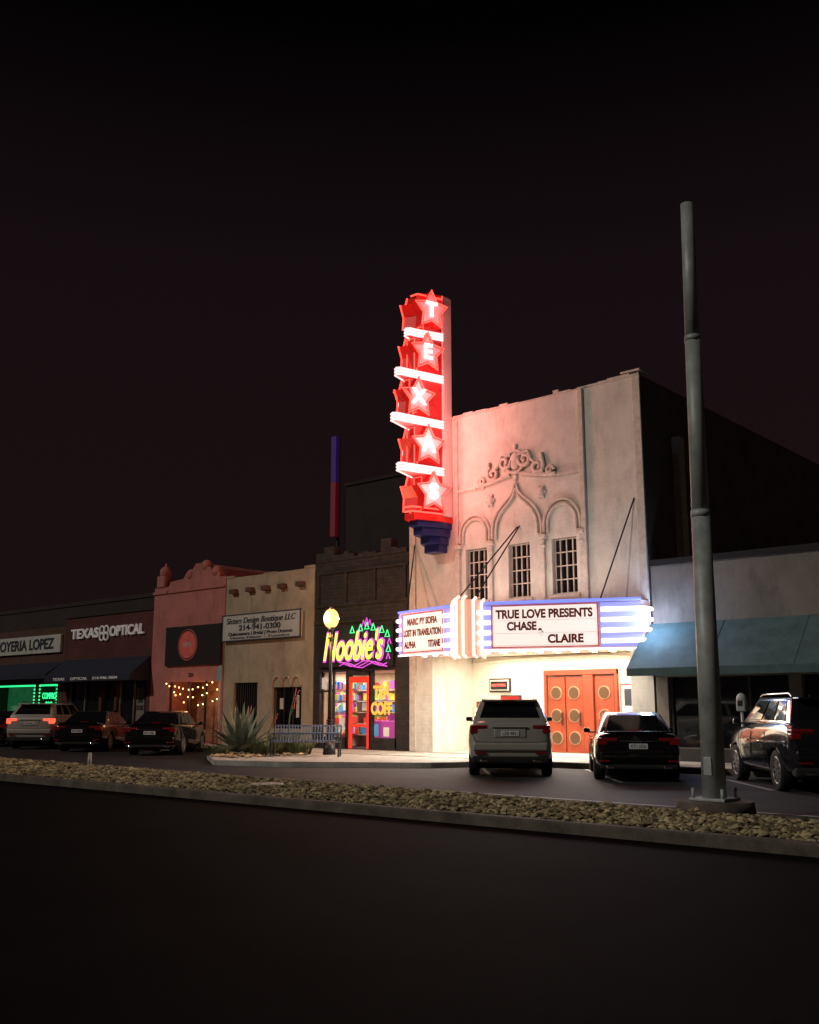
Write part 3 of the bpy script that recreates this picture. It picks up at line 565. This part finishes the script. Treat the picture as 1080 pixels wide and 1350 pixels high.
# ---------------------------------------------------------------- cars
def car(name,loc,head,kind,paint,lit=False):
    suv=kind=='suv'
    if suv:
        st=[(0.0,.78,.48,1.12),(.05,.88,.36,1.22),(.22,.95,.3,1.27),(.9,.965,.27,1.28),(2.0,.965,.26,1.26),(3.3,.96,.26,1.2),(3.9,.94,.27,1.12),(4.5,.88,.3,1.0),(4.78,.78,.34,.88),(4.9,.6,.42,.75)]
        L_,ro,wb,r,W=4.9,.95,2.9,.375,.965; g=(.10,.62,2.75,3.75,.87,.66,1.2,1.75)
    else:
        st=[(0.0,.74,.42,.93),(.06,.84,.32,1.0),(.3,.9,.24,1.04),(1.1,.92,.22,1.02),(2.2,.92,.2,.98),(3.3,.915,.2,.96),(4.0,.9,.2,.88),(4.45,.85,.22,.78),(4.7,.74,.28,.68),(4.82,.55,.34,.58)]
        L_,ro,wb,r,W=4.82,1.05,2.78,.335,.92; g=(.62,1.45,2.65,3.65,.82,.6,.95,1.45)
    ang=math.pi/2+R(head)
    rt=root(name,(loc[0],loc[1],0),ang)
    X=lambda x:x-ro
    v=[];f=[]
    for (x,w_,b,t) in st:
        h_=t-b
        hp=[(0,b),(.82*w_,b),(.96*w_,b+.09),(w_,b+.35*h_),(.995*w_,b+.68*h_),(.95*w_,t-.06),(.84*w_,t-.005),(0,t+.02)]
        ring=[(X(x),-y,z) for y,z in hp]+[(X(x),y,z) for y,z in reversed(hp[1:-1])]
        v+=ring
    n=14
    for s in range(len(st)-1):
        for k in range(n):
            a=s*n+k;b_=s*n+(k+1)%n; f.append((a,b_,b_+n,a+n))
    f.append(tuple(range(n-1,-1,-1))); f.append(tuple(range((len(st)-1)*n,len(st)*n)))
    body=mk('body',v,f,paint,rt,True)
    ss=body.modifiers.new('s','SUBSURF'); ss.levels=2; ss.render_levels=2
    cv=[];cf=[]
    for ax in (ro,ro+wb):
        for sd in (-1,1):
            k=len(cv); m_=28
            for yq in (sd*(W-.27),sd*(W+.2)):
                for i in range(m_):
                    a=2*math.pi*i/m_; cv.append((X(ax)+r*1.14*math.cos(a),yq,r+r*1.14*math.sin(a)))
            q=[(i,(i+1)%m_,(i+1)%m_+m_,i+m_) for i in range(m_)]+[tuple(range(m_-1,-1,-1)),tuple(range(m_,2*m_))]
            cf+=[tuple(j+k for j in t) for t in q]
    c=mk('cutter',cv,cf,None); c.parent=rt
    for ob_ in (c,body):
        bm=bmesh.new(); bm.from_mesh(ob_.data); bmesh.ops.recalc_face_normals(bm,faces=bm.faces); bm.to_mesh(ob_.data); bm.free()
    for p in body.data.polygons: p.use_smooth=True
    cutobj(body,c)
    x0,x1,x2,x3,wb_,wr,z0,z1=g
    B=[(X(x0),-wb_,z0),(X(x3),-wb_+.08,z0),(X(x3),wb_-.08,z0),(X(x0),wb_,z0),(X(x1),-wr,z1-.03),(X(x2),-wr,z1-.01),(X(x2),wr,z1-.01),(X(x1),wr,z1-.03)]
    gh=mk('cabin',B,BF,paint,rt,bev=.07,seg=4)
    for p in gh.data.polygons: p.use_smooth=True
    Bv=[Vector(p) for p in B]
    def quad(nm,a,b,c,d,u0,u1,v0,v1,m,o=.012):
        def bl(u,w): return (a.lerp(b,u)).lerp(d.lerp(c,u),w)
        q=[bl(u0,v0),bl(u1,v0),bl(u1,v1),bl(u0,v1)]
        nr=(q[1]-q[0]).cross(q[3]-q[0]).normalized()
        q2=[p+nr*o for p in q]; q1=[p-nr*.03 for p in q]
        mk(nm,[tuple(p) for p in q1+q2],BF,m,rt,bev=.008)
    quad('rear_window',Bv[3],Bv[0],Bv[4],Bv[7],.09,.91,.2 if suv else .12,.88,M['glass'])
    quad('windshield',Bv[1],Bv[2],Bv[6],Bv[5],.05,.95,.08,.92,M['glass'])
    for nm,a,b,c_,d in (('r',Bv[0],Bv[1],Bv[5],Bv[4]),('l',Bv[2],Bv[3],Bv[7],Bv[6])):
        segs=((.1,.3),(.33,.56),(.59,.9)) if suv else ((.14,.30),(.33,.55),(.58,.9))
        for i,(u0,u1) in enumerate(segs):
            if nm=='l': u0,u1=1-u1,1-u0
            quad('side_window_%s%d'%(nm,i),a,b,c_,d,u0,u1,.16,.88,M['glass'])
    tl=M['tailon'] if lit else M['tail']
    if suv:
        for s,nm in ((-1,'r'),(1,'l')):
            a,b=sorted((s*.50,s*.90)); box('tail_lamp_'+nm,X(.0),X(.28),a,b,1.06,1.15,tl,rt,bev=.03,seg=3)
            a,b=sorted((s*.72,s*.905)); box('tail_lamp_lower_'+nm,X(.005),X(.3),a,b,.96,1.08,tl,rt,bev=.03,seg=3)
            a,b=sorted((s*.53,s*.86)); box('tail_lamp_strip_'+nm,X(-.008),X(.1),a,b,1.095,1.107,M['chrome'],rt)
            a,b=sorted((s*.55,s*.8)); box('reflector_'+nm,X(-.035),X(.1),a,b,.53,.56,M['tail'],rt,bev=.01)
            a,b=sorted((s*.5,s*.68)); box('exhaust_'+nm,X(-.02),X(.15),a,b,.33,.4,M['chrome'],rt,bev=.02)
            tube('roof_rail_'+nm,[[(X(x1+.1),s*(wr-.04),z1-.02),(X(x1+.25),s*(wr-.04),z1+.045),(X(x2-.2),s*(wr-.04),z1+.045),(X(x2),s*(wr-.04),z1)]],.018,M['chrome'],rt)
        box('licence_plate',X(-.03),X(.06),-.2,.2,.91,1.02,M['plate'],rt,bev=.008)
        text('plate_text','LZB 4821',(X(-.034),0,.965),.1,M['ink'],rt,rz=-math.pi/2,ext=.002,width=.33)
        box('plate_recess',X(-.012),X(.08),-.36,.36,.87,1.07,paint,rt,bev=.02)
        box('hatch_chrome',X(-.03),X(.05),-.4,.4,1.085,1.105,M['chrome'],rt,bev=.008)
        box('lower_bumper',X(-.01),X(.3),-.86,.86,.3,.47,M['blackm'],rt,bev=.05,seg=3)
        box('bumper_step',X(-.05),X(.25),-.84,.84,.58,.76,paint,rt,bev=.05,seg=4)
        box('roof_spoiler',X(x1-.3),X(x1+.1),-wr+.03,wr-.03,z1-.075,z1-.03,paint,rt,bev=.02)
        box('brake_light',X(x1-.305),X(x1-.28),-.16,.16,z1-.065,z1-.045,M['tail'],rt)
        tube('wiper',[[(X(x0+.08),0,z0+.13),(X(x0+.17),-.35,z0+.17)]],.01,M['blackm'],rt)
        tube('hatch_seam',[[(X(.02),-.86,1.0),(X(-.012),-.8,.8),(X(-.018),-.6,.775),(X(-.018),.6,.775),(X(-.012),.8,.8),(X(.02),.86,1.0)]],.006,M['blackm'],rt)
    else:
        for s,nm in ((-1,'r'),(1,'l')):
            a,b=sorted((s*.42,s*.85)); box('tail_lamp_'+nm,X(.0),X(.26),a,b,.83,.91,tl,rt,bev=.03,seg=3)
            a,b=sorted((s*.64,s*.86)); box('tail_lamp_lower_'+nm,X(.005),X(.28),a,b,.76,.85,tl,rt,bev=.03,seg=3)
            a,b=sorted((s*.46,s*.82)); box('tail_lamp_strip_'+nm,X(-.008),X(.1),a,b,.862,.872,M['chrome'],rt)
            a,b=sorted((s*.5,s*.68)); box('exhaust_'+nm,X(-.02),X(.15),a,b,.27,.34,M['chrome'],rt,bev=.02)
            a,b=sorted((s*.6,s*.8)); box('reflector_'+nm,X(-.035),X(.1),a,b,.42,.45,M['tail'],rt,bev=.01)
        box('licence_plate',X(-.03),X(.06),-.19,.19,.68,.79,M['plate'],rt,bev=.008)
        text('plate_text','RTV 2926',(X(-.034),0,.735),.1,M['ink'],rt,rz=-math.pi/2,ext=.002,width=.31)
        box('trunk_chrome',X(-.03),X(.05),-.4,.4,.83,.85,M['chrome'],rt,bev=.006)
        box('lower_bumper',X(.0),X(.3),-.8,.8,.26,.36,M['blackm'],rt,bev=.04,seg=3)
        box('bumper_step',X(-.045),X(.25),-.8,.8,.46,.6,paint,rt,bev=.05,seg=4)
        box('trunk_lip',X(.02),X(.14),-.72,.72,1.0,1.045,paint,rt,bev=.018,seg=3)
        box('brake_light',X(x0+.1),X(x0+.14),-.14,.14,z0+.1,z0+.12,M['tail'],rt)
    for s in (-1,1):
        tube('door_seams_%d'%(s+1),[[(X(xx),s*(W+.0),.42),(X(xx+.02),s*(W+.001),.7),(X(xx),s*(W-.02),z0-.12)] for xx in (1.55,2.5,3.4)],.006,M['blackm'],rt)
        for k,xx in enumerate((1.8,2.7)):
            a,b=sorted((s*(W-.02),s*(W+.02))); box('door_handle_%d_%d'%(s+1,k),X(xx),X(xx+.18),a,b,.87,.9,M['chrome'] if suv else paint,rt,bev=.01)
        a,b=sorted((s*(W-.03),s*(W+.13))); box('mirror_%d'%(s+1),X(x3-.55),X(x3-.43),a,b,z0+.0,z0+.11,M['black'] if suv and paint==M['silver'] else paint,rt,bev=.04,seg=4)
        a,b=sorted((s*(W-.14),s*(W+.02))); box('mirror_arm_%d'%(s+1),X(x3-.52),X(x3-.46),a,b,z0-.01,z0+.03,M['black'],rt,bev=.01)
        a,b=sorted((s*.4,s*.8)); box('headlamp_%d'%(s+1),X(L_-.4),X(L_-.08),a,b,.62,.75,M['chrome'],rt,bev=.04,seg=3)
    box('underbody',X(.3),X(L_-.3),-W+.3,W-.3,.2,.5,M['blackm'],rt)
    for ax,an in ((ro,'rear'),(ro+wb,'front')):
        for s in (-1,1):
            yo=s*(W-.015); yi=s*(W-.25); nm='wheel_%s_%s'%(an,'r' if s<0 else 'l')
            prof=[(.62,yo-s*.03),(.9,yo),(.98,yo-s*.02),(1,yo-s*.05),(1,yi+s*.05),(.96,yi),(.6,yi)]
            vv=[];ff=[];m_=36
            for q,y in prof:
                for i in range(m_):
                    a=2*math.pi*i/m_; vv.append((X(ax)+r*q*math.cos(a),y,r+r*q*math.sin(a)))
            for j in range(len(prof)-1):
                for i in range(m_):
                    ff.append((j*m_+i,j*m_+(i+1)%m_,(j+1)*m_+(i+1)%m_,(j+1)*m_+i))
            mk(nm+'_tyre',vv,ff,M['tyre'],rt,True)
            frustum(nm+'_barrel',(X(ax),yo-s*.09,r),(X(ax),yo-s*.1,r),r*.64,r*.64,M['blackm'],rt,28)
            sp=[];sf=[]
            for k in range(10):
                a=k*math.pi/5; ca,sa=math.cos(a),math.sin(a); kk=len(sp)
                for (rr,w2) in ((.03,.022),(r*.63,.03)):
                    for yq in (yo-s*.02,yo-s*.06):
                        for q in (-1,1): sp.append((X(ax)+rr*ca-q*w2*sa,yq,r+rr*sa+q*w2*ca))
                sf+=[tuple(kk+j for j in t) for t in ((0,1,5,4),(2,6,7,3),(0,4,6,2),(1,3,7,5),(4,5,7,6),(0,2,3,1))]
            mk(nm+'_spokes',sp,sf,M['alloy'],rt)
            tube(nm+'_rim',[[(X(ax)+r*.64*math.cos(i*.2244),yo-s*.025,r+r*.64*math.sin(i*.2244)) for i in range(28)]],.014,M['alloy'],rt,cyc=True)
    return rt
car('parked_suv',(-14.05,19.6),36,'suv',M['silver'])
car('parked_car',(-11.2,20.3),33,'sedan',M['carblack'])
car('parked_suv',(-6.9,19.75),38,'suv',M['carnavy'])
car('parked_car',(-29.2,20.5),40,'sedan',M['carblack'])
car('parked_car',(-33.6,20.5),40,'sedan',M['carblack'])
car('parked_suv',(-37.2,20.6),40,'suv',M['silver'],True)
car('parked_car',(-40.9,20.7),40,'sedan',M['carblack'])
# ---------------------------------------------------------------- street furniture
sl_=root('street_lamp',(-22.5,22.0,.146))
frustum('base',(0,0,0),(0,0,.35),.2,.17,M['black'],sl_); frustum('base_taper',(0,0,.35),(0,0,.9),.15,.08,M['black'],sl_)
frustum('shaft',(0,0,.9),(0,0,3.7),.065,.05,M['black'],sl_); frustum('collar',(0,0,3.7),(0,0,3.85),.06,.13,M['black'],sl_)
for z in (.92,1.0,3.5): frustum('ring_%d'%int(z*100),(0,0,z),(0,0,z+.04),.1,.1,M['black'],sl_)
sphere('globe',(0,0,4.12),.24,M['lampglobe'],sl_,(1,1,1.3)); frustum('cap',(0,0,4.4),(0,0,4.54),.1,.02,M['black'],sl_)
light('POINT','globe_lamp',(0,-.38,4.15),190,(1,.5,.24),sl_,.1); light('POINT','globe_lamp_back',(0,.38,4.15),190,(1,.42,.2),sl_,.1)
pl=root('light_pole',(-6.33,13.65,.1))
frustum('footing',(0,0,-.05),(0,0,.16),.55,.52,M['kerb'],pl,28)
box('base_plate',-.26,.26,-.26,.26,.16,.2,M['galv'],pl,bev=.01)
for i in range(4):
    a=R(45+90*i); frustum('anchor_bolt_%d'%i,(.3*math.cos(a),.3*math.sin(a),.16),(.3*math.cos(a),.3*math.sin(a),.33),.025,.025,M['galv'],pl,8)
frustum('shaft_lower',(0,0,.2),(.03,0,4.2),.165,.135,M['galv'],pl,28)
frustum('shaft_middle',(.03,0,4.2),(.06,0,6.9),.125,.115,M['galv'],pl,28)
frustum('shaft_upper',(.06,0,6.9),(.09,0,9.08),.11,.095,M['galv'],pl,28)
frustum('joint_a',(.03,0,4.15),(.031,0,4.25),.142,.138,M['galv'],pl,28); frustum('joint_b',(.06,0,6.85),(.061,0,6.93),.122,.118,M['galv'],pl,28)
box('hand_hole_cover',-.06,.06,-.175,-.15,.5,.75,M['galv'],pl,bev=.01)
be=root('park_bench',(-22.2,20.75,.146),R(38))
P=[]
prof=[(-.28,.40),(-.22,.44),(0,.42),(.18,.41),(.25,.47),(.30,.65),(.36,.85),(.40,.87)]
for i in range(24):
    x=-.98+1.96*i/23; P.append([(x,a,b) for a,b in prof])
tube('slats',P,.018,M['benchblue'],be,res=1)
tube('rails',[[(-1.0,a,b),(1.0,a,b)] for a,b in (prof[1],prof[3],prof[7],(.3,.65))],.025,M['benchblue'],be)
for s in (-1,1):
    x=s*.99; tube('arm_frame_%d'%(s+1),[[(x,-.26,0),(x,-.24,.42),(x,-.25,.62),(x,-.1,.66),(x,.28,.62)],[(x,.22,0),(x,.2,.42),(x,.40,.87)],[(x,-.26,.42),(x,.22,.41)],[(x,-.3,.02),(x,.28,.02)]],.026,M['black'],be)
mt=root('parking_meter',(-10.0,23.3,.15))
frustum('post',(0,0,0),(0,0,1.3),.035,.035,M['galv'],mt,12); box('housing',-.11,.11,-.08,.08,1.3,1.55,M['galv'],mt,bev=.03,seg=3); sphere('dome',(0,0,1.58),.12,M['galv'],mt,(1,.8,1.2)); box('display',-.06,.06,-.09,-.075,1.42,1.55,M['black'],mt)
sp_=root('sign_post',(-29.3,23.1,.15)); frustum('post',(0,0,0),(0,0,2.9),.03,.03,M['galv'],sp_,10); box('sign_plate',-.12,.12,-.05,-.035,2.35,2.85,mat('plate_teal',(.3,.4,.38),.5),sp_,bev=.01)
bo_=root('bollard',(-22.9,14.1,.1)); frustum('post',(0,0,0),(0,0,.3),.05,.045,M['signwhite'],bo_,14); sphere('cap',(0,0,.3),.045,M['signwhite'],bo_)
mh=root('utility_cover',(-14.5,12.6,.115)); frustum('lid',(0,0,0),(0,0,.05),.3,.3,M['signwhite'],mh,24)
# plants
def agave(name,loc,n,Lg,h):
    rt=root(name,loc); v=[];f=[]
    for i in range(n):
        a=i*2.399; el=R(12+70*i/n); l=Lg*random.uniform(.8,1.05); wd=.085*Lg
        ca,sa=math.cos(a),math.sin(a); k=len(v); m_=7
        for j in range(m_+1):
            t=j/m_; rr=l*t*math.cos(el)+.05; z=l*t*math.sin(el)*h-(.18*t*t*l*(1-i/n)); w_=wd*(math.sin(math.pi*min(1,t*.8+.22))**.8)*(1-t)**.35 if t<1 else 0
            for q,dz in ((-1,.03*Lg*w_/wd),(0,0),(1,.03*Lg*w_/wd)):
                v.append((rr*ca-q*w_*sa,rr*sa+q*w_*ca,z+dz))
        for j in range(m_):
            for q in (0,1): b=k+j*3+q; f.append((b,b+1,b+4,b+3))
    mk('leaves',v,f,M['agave'],rt,True); return rt
agave('agave_plant',(-25.2,20.8,.14),36,1.75,1.0)
agave('agave_plant',(-24.3,21.4,.14),18,.8,1.0)
def tuft(name,loc,n,h,spread,m,stalk=0):
    rt=root(name,loc); v=[];f=[]
    for i in range(n):
        a=random.uniform(0,6.28); r0=random.uniform(0,spread*.7); l=h*random.uniform(.5,1); x=r0*math.cos(a);y=r0*math.sin(a); a2=a+random.uniform(-.8,.8); b=spread*random.uniform(.2,.8)
        k=len(v)
        for t,w_ in ((0,.012),(.5,.012),(1,.002)):
            cx=x+math.cos(a2)*b*t*t; cy=y+math.sin(a2)*b*t*t; z=l*t
            v+=[(cx-w_*math.sin(a2+1),cy+w_*math.cos(a2+1),z),(cx+w_*math.sin(a2+1),cy-w_*math.cos(a2+1),z)]
        f+=[(k,k+1,k+3,k+2),(k+2,k+3,k+5,k+4)]
    mk('blades',v,f,m,rt)
    for s in range(stalk):
        a=random.uniform(0,6.28); tp=(.35*math.cos(a),.35*math.sin(a),h*random.uniform(2.2,2.8))
        tube('stalk_%d'%s,[[(0,0,0),(tp[0]*.3,tp[1]*.3,tp[2]*.6),tp]],.01,M['shrub'],rt)
        L=[]
        for q in range(9):
            t=1-q*.035; dx=random.uniform(-.03,.03); dy=random.uniform(-.03,.03)
            L.append((tp[0]*t+dx-.012,tp[0]*t+dx+.012,tp[1]*t+dy-.012,tp[1]*t+dy+.012,tp[2]*t-.02,tp[2]*t+.02))
        boxes('blossoms_%d'%s,L,M['flower'],rt)
    return rt
tuft('grass_tuft',(-23.8,20.6,.14),300,.5,.5,M['shrub'],1)
tuft('grass_tuft',(-24.9,19.6,.14),220,.35,.5,M['shrub'])
tuft('grass_tuft',(-24.0,21.6,.14),300,.75,.55,M['shrub'],2)
tuft('grass_tuft',(-26.0,21.6,.14),240,.65,.5,M['shrub'],1)
tuft('grass_tuft',(-23.3,21.5,.14),220,.5,.5,M['shrub'])
v=[];f=[]
for i in range(260):
    x=random.uniform(-26.2,-22.9); y=random.uniform(18.6,22.0); s=random.uniform(.04,.11)
    if y<18.0+abs(x+23)*.75: continue
    k=len(v)
    for p in ico: v.append((x+p[0]*s*1.2,y+p[1]*s,.15+p[2]*s*.7))
    f+=[tuple(q+k for q in t) for t in icf]
mk('planter_rocks',v,f,M['stone'])
# ---------------------------------------------------------------- world, sun, camera
W=bpy.data.worlds.new('World'); S.world=W; W.use_nodes=True
nt=W.node_tree; bg=nt.nodes['Background']; NL=nt.links
sky=nt.nodes.new('ShaderNodeTexSky'); sky.sky_type='NISHITA'; sky.sun_disc=False; sky.sun_elevation=R(33); sky.sun_rotation=R(200)
tc=nt.nodes.new('ShaderNodeTexCoord'); sx=nt.nodes.new('ShaderNodeSeparateXYZ'); NL.new(tc.outputs['Generated'],sx.inputs[0])
cr=nt.nodes.new('ShaderNodeValToRGB'); NL.new(sx.outputs[2],cr.inputs[0])
e=cr.color_ramp.elements; e[0].position=0; e[0].color=(.0095,.0045,.0048,1); e[1].position=.6; e[1].color=(.0006,.0003,.0004,1)
q=e.new(.42); q.color=(.0074,.0040,.0046,1)
ms=nt.nodes.new('ShaderNodeMix'); ms.data_type='RGBA'; ms.inputs[0].default_value=.9999
NL.new(cr.outputs[0],ms.inputs[7]); NL.new(sky.outputs[0],ms.inputs[6]); NL.new(ms.outputs[2],bg.inputs[0]); bg.inputs[1].default_value=1
sd=bpy.data.lights.new('sun','SUN'); sd.energy=.8; sd.angle=R(1.5); sd.color=(1,.92,.8)
so=bpy.data.objects.new('sun',sd); C.objects.link(so)
dv=Vector((.30,.80,-.55)); so.rotation_euler=dv.to_track_quat('-Z','Y').to_euler()
cd=bpy.data.cameras.new('camera'); co=bpy.data.objects.new('camera',cd); C.objects.link(co); S.camera=co
cd.sensor_fit='VERTICAL'; cd.sensor_height=24; cd.lens=24*1326/1350; cd.clip_end=1500; cd.clip_start=.1
co.location=(0,0,1.5); co.rotation_euler=(R(90+11.09),0,R(41.2))
S.view_settings.view_transform='Standard'; S.view_settings.look='None'; S.view_settings.exposure=0
